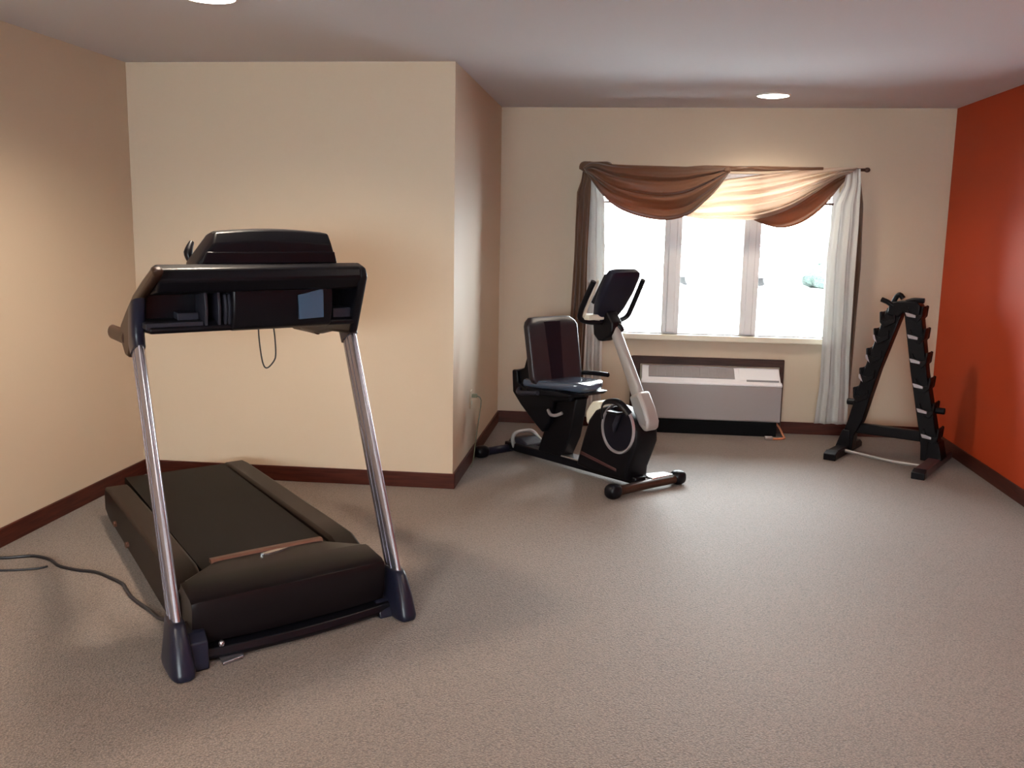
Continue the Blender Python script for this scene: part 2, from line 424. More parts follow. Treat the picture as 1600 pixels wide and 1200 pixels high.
# uprights
def upright(s):
    x = s*.44
    # oval tube from boot to console boot
    p0, p1 = Vector((x, .058, .13)), Vector((x, .545, 1.10))
    d = (p1-p0).normalized(); n = Vector((0, d.z, -d.y))
    bm = bmesh.new(); rings = []
    for q in (p0, p0.lerp(p1, .5), p1):
        ring = []
        for k in range(28):
            t = 2*PI*k/28; cx, sx = math.cos(t), math.sin(t)
            px = math.copysign(abs(cx)**.75, cx)*.0185; py = math.copysign(abs(sx)**.75, sx)*.060
            v = q + Vector((1, 0, 0))*px + n*py
            ring.append(T(*v))
        rings.append(ring)
    add_loft(bm, rings)
    # raised fluted bands along the tube
    for off, w in ((-.017, .006), (.017, .006)):
        add_loft(bm, [[T(*(q + n*(off+dn) + Vector((dx, 0, 0)))) for dn, dx in ((-w, -.0200), (w, -.0200), (w, .0200), (-w, .0200))] for q in (p0, p1)])
    u = link('upright', bm, M['silver'], tm)
    # foot boot flaring to the floor
    bm = bmesh.new(); rings = []
    for z, b0, b1, w in ((0, -.085, .16, .044), (.02, -.088, .162, .046), (.09, -.060, .145, .038), (.165, -.015, .140, .028), (.178, .002, .134, .025)):
        r = []
        for k in range(24):
            t = 2*PI*k/24; cx, sx = math.cos(t), math.sin(t)
            r.append(T(x+math.copysign(abs(cx)**.6, cx)*w, (b0+b1)/2+math.copysign(abs(sx)**.6, sx)*(b1-b0)/2, z))
        rings.append(r)
    add_loft(bm, rings)
    add_prism(bm, T, [(-.03, 0), (-.02, .10), (.02, .125), (.14, .125), (.14, 0)] if s < 0 else [(.0, 0), (.01, .03), (.05, .06), (.14, .06), (.14, 0)], min(x-s*.095, x), max(x-s*.095, x))
    link('foot_boot', bm, M['navy'], u, bevel=.008, seg=3)
    # sleeve under the console
    bm = bmesh.new(); rings = []
    for t0, w, hgt in ((-.045, .024, .064), (.0, .026, .066), (.08, .028, .068), (.15, .028, .064)):
        q = p1 + d*t0 + Vector((0, -.75*max(0, t0), 0)); r = []
        for k in range(24):
            t = 2*PI*k/24; cx, sx = math.cos(t), math.sin(t)
            r.append(T(*(q+Vector((math.copysign(abs(cx)**.6, cx)*w, 0, 0))+n*(math.copysign(abs(sx)**.6, sx)*hgt))))
        rings.append(r)
    add_loft(bm, rings); link('top_sleeve', bm, M['navy'], u)
for s in (-1, 1): upright(s)
# console housing: a wide beam with side arms and a raised monitor
con = bmesh.new()
# top beam, back wall, lower bar -> open pockets left and right
add_prism(con, T, [(.34, 1.285), (.302, 1.33), (.315, 1.372), (.37, 1.386), (.43, 1.376), (.55, 1.315), (.60, 1.275), (.48, 1.268)], -.40, .41)
add_prism(con, T, [(.54, 1.14), (.54, 1.30), (.58, 1.28), (.62, 1.14)], -.41, .41)
add_prism(con, T, [(.40, 1.132), (.39, 1.15), (.42, 1.17), (.60, 1.18), (.62, 1.14), (.58, 1.125)], -.42, .42)
# solid centre
add_prism(con, T, [(.385, 1.14), (.36, 1.2), (.36, 1.32), (.56, 1.29), (.6, 1.13), (.42, 1.128)], -.115, .30)
console = link('console', con, M['black'], tm, bevel=.010, seg=3)
# dark grey ribs and ledge in the left pocket, lip in the right one
for a in (-.215, -.165, -.14, -.125): link('pocket_rib', prism(T, [(.40, 1.15), (.385, 1.22), (.40, 1.285 if a < -.16 else 1.27), (.55, 1.29), (.55, 1.15)], a, a+.012), M['greyrib'], console, bevel=.003)
rb = bmesh.new()
add_box(rb, T, -.43, -.22, .40, .56, 1.148, 1.172); add_box(rb, T, -.30, -.22, .47, .56, 1.172, 1.20)
link('pocket_ledge', rb, M['greyrib'], console, bevel=.003)
rb = box(T, .32, .43, .41, .56, 1.15, 1.20); add_box(rb, T, .41, .418, .41, .43, 1.19, 1.26)
link('pocket_ledge', rb, M['greyrib'], console, bevel=.003)
link('label_panel', prism(T, [(.150, 1.168), (.255, 1.172), (.255, 1.285), (.148, 1.262)], .352, .362, 'b'), M['bluepanel'], console, label='blue rectangular panel')
# end caps / side arms running back to the handrails
for s in (-1, 1):
    arm = [(.355, 1.22), (.298, 1.334), (.32, 1.37), (.385, 1.385), (.50, 1.375), (.62, 1.34), (.80, 1.23), (.95, 1.13), (1.05, 1.09), (1.06, 1.04), (.80, 1.05), (.67, 1.075), (.42, 1.09)]
    if s < 0: arm = [(.205, 1.353), (.19, 1.375), (.23, 1.388), (.404, 1.336), (.613, 1.267), (.787, 1.19), (.925, 1.123), (.96, 1.08), (.90, 1.03), (.85, 1.0), (.78, 1.0), (.68, 1.10), (.60, 1.215), (.48, 1.262)]
    a0, a1 = sorted((s*.398, s*.436))
    arm_o = link('side_arm', prism(T, arm, a0, a1), M['brownplastic'] if s < 0 else M['black'], tm, bevel=.014, seg=3)
    hb = tube(T, [(s*.42, .86, 1.07), (s*.422, 1.0, 1.068), (s*.424, 1.20, 1.062)], .032, 16, 4, r2=.022)
    link('handrail', hb, M['brownplastic'], arm_o, bevel=.006)
# monitor head, raised in the middle, leaning back
mon = bmesh.new(); rings = []
for b, z0, z1, wl0, wl1, wr0, wr1 in ((.40, 1.30, 1.465, -.235, -.17, .335, .312), (.43, 1.30, 1.507, -.238, -.155, .34, .308), (.50, 1.30, 1.512, -.24, -.15, .342, .308), (.56, 1.30, 1.50, -.24, -.155, .342, .31), (.60, 1.30, 1.46, -.23, -.17, .335, .315)):
    ring = []
    n = 12
    ring.append(T(wl0, b, z0)); ring.append(T(wl0, b, z0+.085))
    for k in range(n+1):
        t = k/n; a = wl1+(wr1-wl1)*t
        ring.append(T(a, b, z1+.012*math.sin(PI*t)-.006))
    ring.append(T(wr0, b, z0+.085)); ring.append(T(wr0, b, z0))
    rings.append(ring)
add_loft(mon, rings); monitor = link('monitor', mon, M['black'], tm, bevel=.006)
link('screen', prism(T, [(.604, 1.385), (.604, 1.485), (.612, 1.485), (.612, 1.385)], -.12, .28), M['gloss'], monitor)
link('monitor_band', prism(T, [(-.225, 1.385), (.332, 1.385), (.322, 1.43), (-.20, 1.43)], .388, .402, 'b'), M['black'], monitor, bevel=.004)
# fan / speed grip poking out left of the monitor
link('control_grip', tube(T, [(-.20, .66, 1.385), (-.205, .67, 1.42), (-.185, .69, 1.46)], [.012, .018, .010], 12, 4), M['black'], tm, bevel=0)
# safety cord loop
link('safety_cord', tube(T, [(.055, .60, 1.14), (.058, .60, 1.06), (.070, .60, .97), (.088, .60, .945), (.118, .60, .97), (.128, .60, 1.00), (.126, .60, 1.07), (.118, .60, 1.14)], .0032, 8, 8), M['cable'], tm)
# power cord trailing to the left wall
def wcord(name, pts, r, mat, parent=None, org=Vector((0, 0, 0))):
    fr = Frame(0, 0, 0, 90)
    bm = add_tube(bmesh.new(), fr, [tuple(Vector(p)-org) for p in pts], r, 8, 8)
    return link(name, bm, mat, parent)
wcord('power_cord', [(-1.70, 3.27, .03), (-1.76, 3.33, .007), (-1.84, 3.40, .006), (-1.96, 3.50, .006), (-2.035, 3.585, .006), (-2.08, 3.64, .006), (-2.17, 3.70, .006), (-2.27, 3.755, .006), (-2.36, 3.765, .006), (-2.47, 3.80, .006), (-2.56, 3.87, .006), (-2.66, 3.90, .006), (-2.76, 3.86, .006), (-2.87, 3.83, .006)], .0075, M['cable'], tm, T.O)
pc = wcord('cable', [(-2.875, 3.70, .005), (-2.75, 3.70, .005), (-2.63, 3.725, .005), (-2.545, 3.76, .005), (-2.52, 3.79, .005)], .005, M['cable'])
tag(pc, 'thin stray black cable end on the carpet near the left wall', 'cable')

# ------------------------------------------------------------------ exercise bike
B = Frame(.16, 5.56, 45, 138)
bk = empty('exercise_bike', B, 'black and silver exercise bike with padded backrest, standing before the window', 'exercise bike')
# floor rail
link('floor_rail', prism(B, [(.02, .03), (.02, .075), (.5, .085), (1.22, .085), (1.22, .03)], -.045, .045), M['black'], bk, bevel=.008)
link('rail_plate', prism(B, [(.49, .083), (.66, .083), (.66, .094), (.49, .094)], -.05, .05), M['chrome'], bk, bevel=.003, label='bright plate on the floor rail')
# front stabiliser
fs = tube(B, [(-.25, -.03, .04), (.0, -.04, .045), (.25, -.035, .04)], .028, 14, 5)
fsx = link('front_stabiliser', fs, M['brownplastic'], bk)
for a in (-.285, .265):
    link('end_cap', add_ball(bmesh.new(), B, (a, -.033, .045), .05, .045, .045, e=.8), M['black'], fsx)
link('foot_cover', prism(B, [(.02, -.05), (.21, -.045), (.21, .03), (.05, .07)], .062, .078, 'z'), M['chrome'], fsx, bevel=.006, label='bright polished foot cover')
# rear stabiliser
rs = link('rear_stabiliser', tube(B, [(-.26, 1.2, .035), (0, 1.19, .04), (.2, 1.19, .035)], .028, 14, 5), M['navy'], bk)
for a in (-.26, .22):
    link('end_cap', add_ball(bmesh.new(), B, (a, 1.195, .042), .055, .045, .042, e=.8), M['black'], rs)
link('transport_handle', tube(B, [(-.03, 1.13, .05), (-.05, 1.13, .12), (-.02, 1.13, .155), (.06, 1.13, .16), (.12, 1.13, .15), (.15, 1.10, .11), (.17, 1.05, .05)], .014, 12, 5), M['lever'], bk, label='grey loop handle')
link('rear_shroud', prism(B, [(1.02, .03), (1.02, .09), (1.10, .125), (1.2, .11), (1.24, .03)], -.02, .14), M['greyrib'], bk, bevel=.015, seg=3)
# drive housing: rounded shell
hp = [(.485, .070), (.43, .25), (.385, .38), (.33, .45), (.24, .485), (.12, .47), (.02, .43), (-.02, .37), (-.025, .30), (.005, .22), (.045, .12), (.05, .055), (.3, .045)]
hs = bmesh.new(); rings = []
for a, k in ((-.095, .88), (-.085, .96), (-.06, 1), (.06, 1), (.085, .96), (.095, .88)):
    cb, cz = .22, .25
    rings.append([B(a, cb+(b-cb)*k, cz+(z-cz)*k) for b, z in hp])
add_loft(hs, rings); hous = link('drive_housing', hs, M['steelblk'], bk, bevel=.004)
# cream upper guard behind the crank
link('upper_guard', prism(B, [(.42, .34), (.43, .42), (.38, .49), (.30, .50), (.30, .34)], -.075, .07), M['cream'], bk, bevel=.02, seg=3, label='cream plastic guard')
# crank disc with chrome ring
rg = bmesh.new(); rings = []
for k in range(48):
    t = 2*PI*k/48; c, s_ = math.cos(t), math.sin(t)
    rings.append([B(a, .125+r*.9*c, .365+r*1.06*s_) for r, a in ((.128, -.094), (.134, -.108), (.142, -.108), (.146, -.094))])
add_loft(rg, rings, closed=True); link('disc_ring', rg, M['brightsteel'], hous, label='silver ring')
bm = bmesh.new(); add_loft(bm, [[B(a, .125+r*.9*math.cos(2*PI*k/40), .365+r*1.06*math.sin(2*PI*k/40)) for k in range(40)] for a, r in ((-.088, .128), (-.101, .126), (-.103, .10))])
disc = link('crank_disc', bm, M['gloss'], bk)
link('crank_arm', prism(B, [(.14, .34), (.125, .375), (.08, .47), (.105, .48), (.15, .39)], -.125, -.105), M['greyrib'], disc, bevel=.004)
pd = box(B, -.19, -.125, .05, .14, .465, .482)
ped = link('pedal', pd, M['black'], bk, bevel=.008)
link('pedal_strap', tube(B, [(-.155, .20, .42), (-.155, .205, .49), (-.155, .175, .525), (-.155, .10, .54), (-.155, .04, .52), (-.155, -.01, .48)], .006, 8, 6, r2=.022, up=(0, 0, 1)), M['black'], ped)
ped2 = link('pedal', box(B, .13, .22, .17, .26, .17, .195), M['black'], bk, bevel=.008)
# brown stripe on the housing
link('housing_stripe', prism(B, [(.44, .150), (.43, .172), (.13, .118), (.13, .098)], -.0975, -.090), M['maroon'], hous, bevel=.003, label='dark reddish stripe')
# mast and mast shroud
mast = bmesh.new(); rings = []
for b, z, hw in ((-.015, .38, .036), (.045, .52, .040), (.115, .66, .036), (.205, .82, .032), (.278, .95, .030)):
    d = Vector((0, .38, .92)).normalized(); nn = Vector((0, d.z, -d.y)); r = []
    for k in range(20):
        t = 2*PI*k/20; cx, sx = math.cos(t), math.sin(t)
        v = Vector((0, b, z))+nn*(math.copysign(abs(cx)**.8, cx)*hw)+Vector((1, 0, 0))*(math.copysign(abs(sx)**.8, sx)*.03); r.append(B(*v))
    rings.append(r)
add_loft(mast, rings); mst = link('mast', mast, M['bikesilver'], bk)
link('mast_shroud', prism(B, [(.095, .56), (.02, .60), (-.035, .51), (-.068, .43), (-.066, .385), (-.035, .365), (.01, .40), (.06, .48)], -.055, .045), M['bikesilver'], mst, bevel=.018, seg=3)
link('shroud_panel', prism(B, [(.072, .553), (.022, .578), (-.025, .50), (-.053, .43), (-.048, .405), (-.02, .41), (.045, .485)], -.059, -.054), M['lever'], mst, bevel=.004)
# console head
ch = bmesh.new(); rings = []
c0 = Vector((0, .375, .985)); c1 = Vector((0, .205, 1.298)); d = (c1-c0).normalized(); nn = Vector((0, d.z, -d.y))
for t, w, th in ((0, .062, .030), (.12, .085, .034), (.3, .112, .036), (.6, .128, .036), (.9, .125, .034), (.97, .118, .030), (1.0, .10, .020)):
    q = c0.lerp(c1, t); r = []
    for k in range(28):
        a = 2*PI*k/28; cx, sx = math.cos(a), math.sin(a)
        r.append(B(*(q+Vector((1, 0, 0))*(math.copysign(abs(cx)**.45, cx)*w)+nn*(math.copysign(abs(sx)**.45, sx)*th))))
    rings.append(r)
add_loft(ch, rings); chd = link('console', ch, M['navy'], bk)
link('display', prism(B, [(.37, 1.09), (.39, 1.10), (.285, 1.275), (.265, 1.265)], -.09, .09), M['gloss'], chd, bevel=.003)
link('console_neck', prism(B, [(.41, .90), (.42, 1.0), (.40, 1.06), (.30, 1.05), (.25, .985), (.25, .93), (.27, .90), (.33, .865), (.37, .865)], -.045, .04), M['black'], bk, bevel=.012, seg=3)
link('neck_knob', tube(B, [(.0, .29, .985), (.02, .255, .955), (.03, .245, .93)], [.02, .022, .018], 12, 4), M['black'], bk)
for s in (-1, 1):
    o_ = .045 if s > 0 else 0
    pts = [(s*.03, .34, .98), (s*.12+o_*.6, .37, .985), (s*.175+o_, .385, 1.005), (s*.19+o_, .37, 1.05), (s*.19+o_, .325, 1.14), (s*.185+o_, .275, 1.235)]
    link('handlebar', tube(B, pts, .0165, 14, 6), M['black'], bk)
link('bottle_holder', tube(B, [(-.06, .345, 1.01), (-.11, .375, 1.01), (-.145, .385, 1.01), (-.160, .375, 1.03), (-.165, .345, 1.09), (-.160, .30, 1.18), (-.155, .27, 1.24)], [.02, .020, .018, .014, .013, .012, .008], 12, 5), M['cream'], bk, label='cream plastic holder')
link('holder_tray', prism(B, [(-.165, .43), (-.05, .40), (-.04, .32), (-.16, .33)], .998, 1.03, 'z'), M['cream'], bk, bevel=.006)
# seat post plate
pp = [(.53, .48), (.55, .36), (.58, .22), (.65, .08), (.88, .08), (.82, .24), (.80, .36), (.80, .48)]
link('seat_post', prism(B, pp, -.05, .05), M['steelblk'], bk, bevel=.01)
sf = bmesh.new()
add_prism(sf, B, [(.55, .50), (.56, .46), (.70, .44), (.74, .30), (.80, .22), (.90, .285), (1.02, .375), (1.10, .45), (1.11, .60), (1.06, .60), (1.05, .52), (.95, .48), (.80, .50)], -.085, .085)
seatf = link('seat_frame', sf, M['black'], bk, bevel=.012, seg=3)
link('adjust_lever', tube(B, [(-.10, .60, .385), (-.115, .64, .365), (-.115, .69, .362), (-.10, .73, .385)], .011, 10, 5), M['brightsteel'], seatf, label='bright seat adjustment lever')
# seat pad: rounded, thick
sp = bmesh.new(); rings = []
for j in range(15):
    t = j/14; b = .44+.42*t; w = .165*(math.sin(PI*min(1, max(0.0, .08+t*.92))*.5)**.35) if t < .5 else .165+.03*(t-.5)*2
    w = (.13+.07*t)*(1-(1-min(1, t/.15))**2*.5); th = .036*(1-(1-min(1, t/.12))**2*.6); zc = .555-.02*t+.02*(t-.5)**2
    r = []
    for k in range(28):
        a = 2*PI*k/28; cx, sx = math.cos(a), math.sin(a)
        r.append(B(math.copysign(abs(cx)**.55, cx)*w, b, zc+math.copysign(abs(sx)**.6, sx)*th+.015*(math.copysign(abs(cx)**.55, cx)**2)))
    rings.append(r)
add_loft(sp, rings); link('seat_cushion', sp, M['seatpad'], bk, label='glossy blue-grey seat cushion')
link('seat_shell', prism(B, [(.46, .525), (.50, .500), (.80, .475), (.88, .49), (.88, .52), (.6, .53)], -.165, .165), M['black'], bk, bevel=.012, seg=3)
# backrest: thick curved pad with lighter centre panel
br = bmesh.new(); rings = []
for j in range(17):
    t = j/16; z = .555+.415*t
    w = .215*(1-.02*(1-t))*(1-max(0, (t-.86)/.14)**2*.22)*(1-max(0, (.1-t)/.1)**2*.12)
    th = .044*(1-max(0, (t-.9)/.1)**2*.45)
    bc = .80+.075*t
    r = []
    for k in range(36):
        a = 2*PI*k/36; cx, sx = math.cos(a), math.sin(a)
        X = math.copysign(abs(cx)**.5, cx)*w; Yy = math.copysign(abs(sx)**.6, sx)*th
        r.append(B(X, bc+Yy-.030*(X/.2)**2, z))
    rings.append(r)
add_loft(br, rings); back = link('backrest', br, M['seatblk'], bk, bevel=.01, seg=3)
pn = bmesh.new(); rings = []
for j in range(13):
    t = .06+.88*j/12; z = .555+.415*t; bc = .80+.075*t; w = .055+.02*t
    rings.append([B(X, bc-.046-.030*(X/.2)**2+dd, z) for X, dd in ((-w, .012), (-w*.9, .0), (0, -.002), (w*.9, 0), (w, .012), (w*.9, .018), (0, .02), (-w*.9, .018))])
add_loft(pn, rings); link('back_panel', pn, M['gloss'], back)
bkf = bmesh.new()
add_prism(bkf, B, [(.92, .47), (.90, .56), (.93, .80), (.96, .80), (1.02, .62), (1.08, .60), (1.08, .52)], -.06, .06)
link('back_bracket', bkf, M['black'], bk, bevel=.012, seg=3)
for s in (-1, 1):
    link('side_handle', tube(B, [(s*.16, .94, .52), (s*.235, .90, .545), (s*.25, .82, .585), (s*.25, .70, .60), (s*.25, .56, .605)] if s > 0 else [(s*.16, .94, .50), (s*.22, .88, .49), (s*.235, .78, .50), (s*.235, .68, .515)], .015, 12, 5), M['black'] if s > 0 else M['greyrib'], bk)

# ------------------------------------------------------------------ dumbbell rack
R = Frame(1.88, 6.68, -30, 60)
rk = empty('dumbbell_rack', R, 'empty black A-frame dumbbell rack standing in the corner by the orange-red wall', 'dumbbell rack')
def lerp(a, b, t): return a+(b-a)*t
LEGS = {-1: [(-.033, 1.045, .055), (-.155, .62, .05), (-.245, .24, .048), (-.285, .13, .04), (-.29, .03, .038)],
        1: [(.075, 1.045, .055), (.150, .62, .052), (.235, .24, .055), (.262, .13, .06), (.262, .03, .055)]}
for s in (-1, 1):
    pl = LEGS[s]
    left = [(a-h, z) for a, z, h in pl]; right = [(a+h, z) for a, z, h in pl][::-1]
    poly = left+right
    lg = bmesh.new()
    add_prism(lg, R, poly, -.05, .05, 'b')
    leg = link('leg', lg, M['steelblk'], rk, bevel=.006)
    # saw-toothed cradle plates: four per side, each tray is an upturned curved strip with a painted glint
    for z in ((.955, .84, .70, .56, .42) if s < 0 else (1.005, .86, .70, .535, .37, .20)):
        
        # centre line and half width at z
        for i in range(len(pl)-1):
            if pl[i][1] >= z >= pl[i+1][1]:
                u = (pl[i][1]-z)/(pl[i][1]-pl[i+1][1]); c = lerp(pl[i][0], pl[i+1][0], u); h = lerp(pl[i][2], pl[i+1][2], u)
        e = c+s*h
        tr = bmesh.new()
        for b0, b1 in ((-.075, -.05), (.05, .075)):
            pts = [(e-s*.085, z+.055), (e-s*.09, z-.005), (e-s*.02, z-.045), (e+s*.010, z-.01), (e+s*.016, z+.06), (e+s*.002, z+.065), (e, z+.01), (e-s*.03, z+.0), (e-s*.07, z+.02)]
            add_prism(tr, R, pts, b0, b1, 'b')
        add_prism(tr, R, [(e-s*.02, z-.04), (e+s*.008, z-.008), (e+s*.014, z+.058), (e+s*.002, z+.063), (e-s*.01, z+.02)], -.05, .05, 'b')
        cr = link('cradle', tr, M['steelblk'], leg, bevel=.004)
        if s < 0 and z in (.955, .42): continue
        ed = bmesh.new()  # pale crescents stand in for light glinting on the trays
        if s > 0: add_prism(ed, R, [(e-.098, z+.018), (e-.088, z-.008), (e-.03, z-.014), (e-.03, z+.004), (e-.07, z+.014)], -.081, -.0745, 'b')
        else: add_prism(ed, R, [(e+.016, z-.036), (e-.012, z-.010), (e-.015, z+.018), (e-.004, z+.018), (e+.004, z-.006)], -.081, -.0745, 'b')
        link('cradle_glint', ed, M['brightsteel'], cr, bevel=.002, label='painted glint on the cradle')
    # floor foot running front to back
    ax = -.31 if s < 0 else .30
    b0, b1 = (-.33, .27) if s < 0 else (-.47, .30)
    ft = prism(R, [(b0, 0), (b0, .035), (b0+.05, .06), (b1-.05, .06), (b1, .035), (b1, 0)], ax-.038, ax+.038)
    foot = link('foot', ft, M['maroon'] if s > 0 else M['steelblk'], rk, bevel=.006)
    link('foot_cap', prism(R, [(b0-.012, 0), (b0-.012, .045), (b0+.045, .064), (b0+.045, 0)], ax-.042, ax+.042), M['black'], foot, bevel=.005)
    # gusset
    link('gusset', prism(R, [(ax-.05, .05), (ax+.05, .05), (ax+.03-s*.01, .17), (ax-.03-s*.02, .17)], -.07, .07, 'b'), M['steelblk'], leg, bevel=.005)
    kz = .365 if s < 0 else .375
    ka = -.285 if s < 0 else .29
    link('adjust_knob', add_cyl(bmesh.new(), R, (ka, -.0, kz), 'a', .022, .07, 18), M['black'], rk, bevel=.004)
link('crossbar', box(R, -.25, .24, -.025, .025, .152, .222), M['steelblk'], rk, bevel=.006)
link('tie_bar', tube(R, [(-.28, -.12, .035), (-.1, -.16, .03), (.08, -.22, .03), (.27, -.26, .04)], .012, 10, 5), M['lever'], rk, label='thin grey tie bar near the floor')
# head bracket with prongs
hd = bmesh.new(); add_prism(hd, R, [(-.085, 1.0), (-.075, 1.08), (-.02, 1.095), (.10, 1.098), (.128, 1.07), (.125, .99), (.06, .985), (.02, 1.02), (-.01, .985)], -.06, .06, 'b')
link('head_bracket', hd, M['steelblk'], rk, bevel=.01, seg=3)
for pts in ([(-.05, -.05, 1.06), (-.085, -.06, 1.085), (-.125, -.06, 1.10)], [(-.07, .0, 1.05), (-.05, .0, 1.11), (-.025, .0, 1.135), (.0, .0, 1.11)], [(.03, -.03, 1.09), (.08, -.04, 1.105), (.145, -.04, 1.105)]):
    link('top_prong', tube(R, pts, .017, 12, 4), M['steelblk'], rk)

# ------------------------------------------------------------------ air conditioner under the window
AY = 7.20
A_ = Frame(.66, YB, 0, 90)
ac = empty('air_conditioner', A_, 'grey through-wall air conditioner under the window with a top grille', 'air conditioner')
def wbx(*d):   # world box relative to A_ origin
    return box(Frame(0, 0, 0, 90), d[0]-.66, d[1]-.66, d[2]-YB, d[3]-YB, d[4], d[5])
W2 = lambda a, b, z: Vector((a-.66, b-YB, z))
cab = prism(W2, [(7.215, .115), (7.215, .40), (7.24, .415), (7.385, .505), (7.385, .115)], .163, 1.205)
cabo = link('cabinet', cab, M['ptacw'], ac, bevel=.006)
link('front_panel', prism(W2, [(7.197, .125), (7.197, .385), (7.205, .400), (7.218, .402), (7.218, .118), (7.203, .118)], .160, 1.208), M['ptac'], ac, bevel=.006, label='flat grey front panel')
link('front_lip', prism(W2, [(7.196, .388), (7.198, .405), (7.235, .420), (7.235, .39)], .158, 1.21), M['ptacw'], ac, bevel=.005, label='white upper lip')
# slope direction for things on the sloped top
def slope(b): return .415+(b-7.24)*(.505-.415)/(7.385-7.24)
g = bmesh.new()
add_prism(g, W2, [(7.262, slope(7.262)-.005), (7.262, slope(7.262)+.003), (7.362, slope(7.362)+.003), (7.362, slope(7.362)-.005)], .215, .865)
gr = link('top_grille', g, M['grille'], ac)
sl = bmesh.new()
for k in range(9):
    b = 7.268+k*.0112
    add_prism(sl, W2, [(b, slope(b)+.002), (b+.001, slope(b)+.011), (b+.004, slope(b)+.012), (b+.004, slope(b)+.002)], .218, .862)
for k in range(1, 10): add_prism(sl, W2, [(7.264, slope(7.264)+.002), (7.264, slope(7.264)+.009), (7.361, slope(7.361)+.009), (7.361, slope(7.361)+.002)], .215+k*.065-.003, .215+k*.065+.003)
link('grille_louvre', sl, M['ptac'], gr)
link('control_door', prism(W2, [(7.25, slope(7.25)), (7.25, slope(7.25)+.006), (7.37, slope(7.37)+.006), (7.37, slope(7.37))], .90, 1.19), M['ptacw'], ac, bevel=.003)
link('door_slot', prism(W2, [(7.242, .418), (7.242, .4245), (7.252, .431), (7.252, .420)], .95, 1.19), M['grille'], ac)
link('sub_base', box(W2, .19, 1.19, 7.235, 7.385, .0, .116), M['dark'], ac, bevel=.004)
cdx = tube(W2, [(1.19, 7.27, .10), (1.215, 7.25, .07), (1.24, 7.22, .02), (1.245, 7.18, .008), (1.21, 7.14, .008), (1.15, 7.13, .008)], .008, 8, 6)
pcd = link('power_cord', cdx, M['plug'], ac, label='pale orange power cord')
link('plug', box(W2, 1.09, 1.15, 7.115, 7.145, .002, .026), M['ptac'], pcd, bevel=.005)
# dark wooden surround of the wall sleeve
tr_ = bmesh.new()
add_prism(tr_, W, [(.078, .0), (.078, .572), (1.242, .574), (1.242, .0), (1.212, .0), (1.212, .515), (.15, .513), (.15, .0)], YB-.03, YB-.0005, 'b')
struct('trim_1', tr_, M['sleeve'], bevel=.005)

# ------------------------------------------------------------------ outlet on the side wall
O_ = Frame(XP, 6.03, 0, 90, .425)
ou = empty('wall_outlet', O_, 'small outlet on the side wall left of the bike', 'outlet')
link('cover_plate', box(lambda a, b, z: Vector((a, b, z)), 0, .007, -.036, .036, -.058, .058), M['wall'], ou, bevel=.003)
oc = bmesh.new(); add_box(oc, lambda a, b, z: Vector((a, b, z)), .007, .010, -.017, .017, .008, .036); add_box(oc, lambda a, b, z: Vector((a, b, z)), .007, .010, -.017, .017, -.036, -.008)
link('socket', oc, M['plate'], ou, bevel=.002)
Pl = Frame(XP, 6.03, 0, 90, .45)
pw = empty('plug_in_cord', Pl, 'thin olive cord plugged into the side wall outlet, hanging to the floor', 'cord')
link('plug', box(lambda a, b, z: Vector((a, b, z)), .010, .045, -.012, .012, -.012, .012), M['olive'], pw, bevel=.004)
link('cord', tube(lambda a, b, z: Vector((a, b, z)), [(.04, 0, 0), (.062, .01, -.015), (.066, .02, -.06), (.05, .0, -.20), (.038, -.04, -.34), (.034, -.08, -.41), (.034, -.16, -.437)], .0042, 8, 6), M['olive'], pw)

# ------------------------------------------------------------------ curtains
def interp(pts, x):
    if x <= pts[0][0]: return pts[0][1]
    for (x0, y0), (x1, y1) in zip(pts, pts[1:]):
        if x <= x1: return y0+(y1-y0)*(x-x0)/(x1-x0)
    return pts[-1][1]
def polyline(pts, t):
    """point at fraction t of a smooth curve through pts"""
    P = catmull([Vector((p[0], p[1], 0)) for p in pts], 8)
    L = [0]
    for a, b in zip(P, P[1:]): L.append(L[-1]+(b-a).length)
    s = t*L[-1]
    for i in range(len(P)-1):
        if s <= L[i+1]+1e-9:
            u = (s-L[i])/max(1e-9, L[i+1]-L[i]); q = P[i].lerp(P[i+1], u); return q.x, q.y
    return P[-1].x, P[-1].y
def swag(upper, lower, y0, amp, folds, nu=72, nv=72, bulge=.04, seed=0, env=.55):
    """cloth hung between two curves (x,z): rows run from upper to lower curve, pleats across v, gathered at both ends"""
    bm = bmesh.new(); rr = random.Random(seed); ph = [rr.uniform(0, 2*PI) for _ in range(6)]
    up = [polyline(upper, i/nu) for i in range(nu+1)]; lo = [polyline(lower, i/nu) for i in range(nu+1)]
    V = []
    for j in range(nv+1):
        v = j/nv; row = []
        for i in range(nu+1):
            u = i/nu; e = math.sin(PI*u)**env
            vv = v + .018*math.sin(2*PI*v*2+ph[0]+u*2.2)*math.sin(PI*v)
            x = up[i][0]+(lo[i][0]-up[i][0])*vv; z = up[i][1]+(lo[i][1]-up[i][1])*vv
            w = math.sin(2*PI*folds*v+ph[1]+.9*math.sin(PI*u+ph[2]))+.45*math.sin(2*PI*folds*1.7*v+ph[3]+1.4*u)
            a = amp*(.35+.65*e)*(1 if v < .96 else .5)
            y = y0 - bulge*math.sin(PI*min(1, v*1.05))*e - a*w
            row.append(bm.verts.new((x, y, z-.25*a*math.cos(2*PI*folds*v))))
        V.append(row)
    for j in range(nv):
        for i in range(nu): bm.faces.new((V[j][i], V[j][i+1], V[j+1][i+1], V[j+1][i]))
    return bm
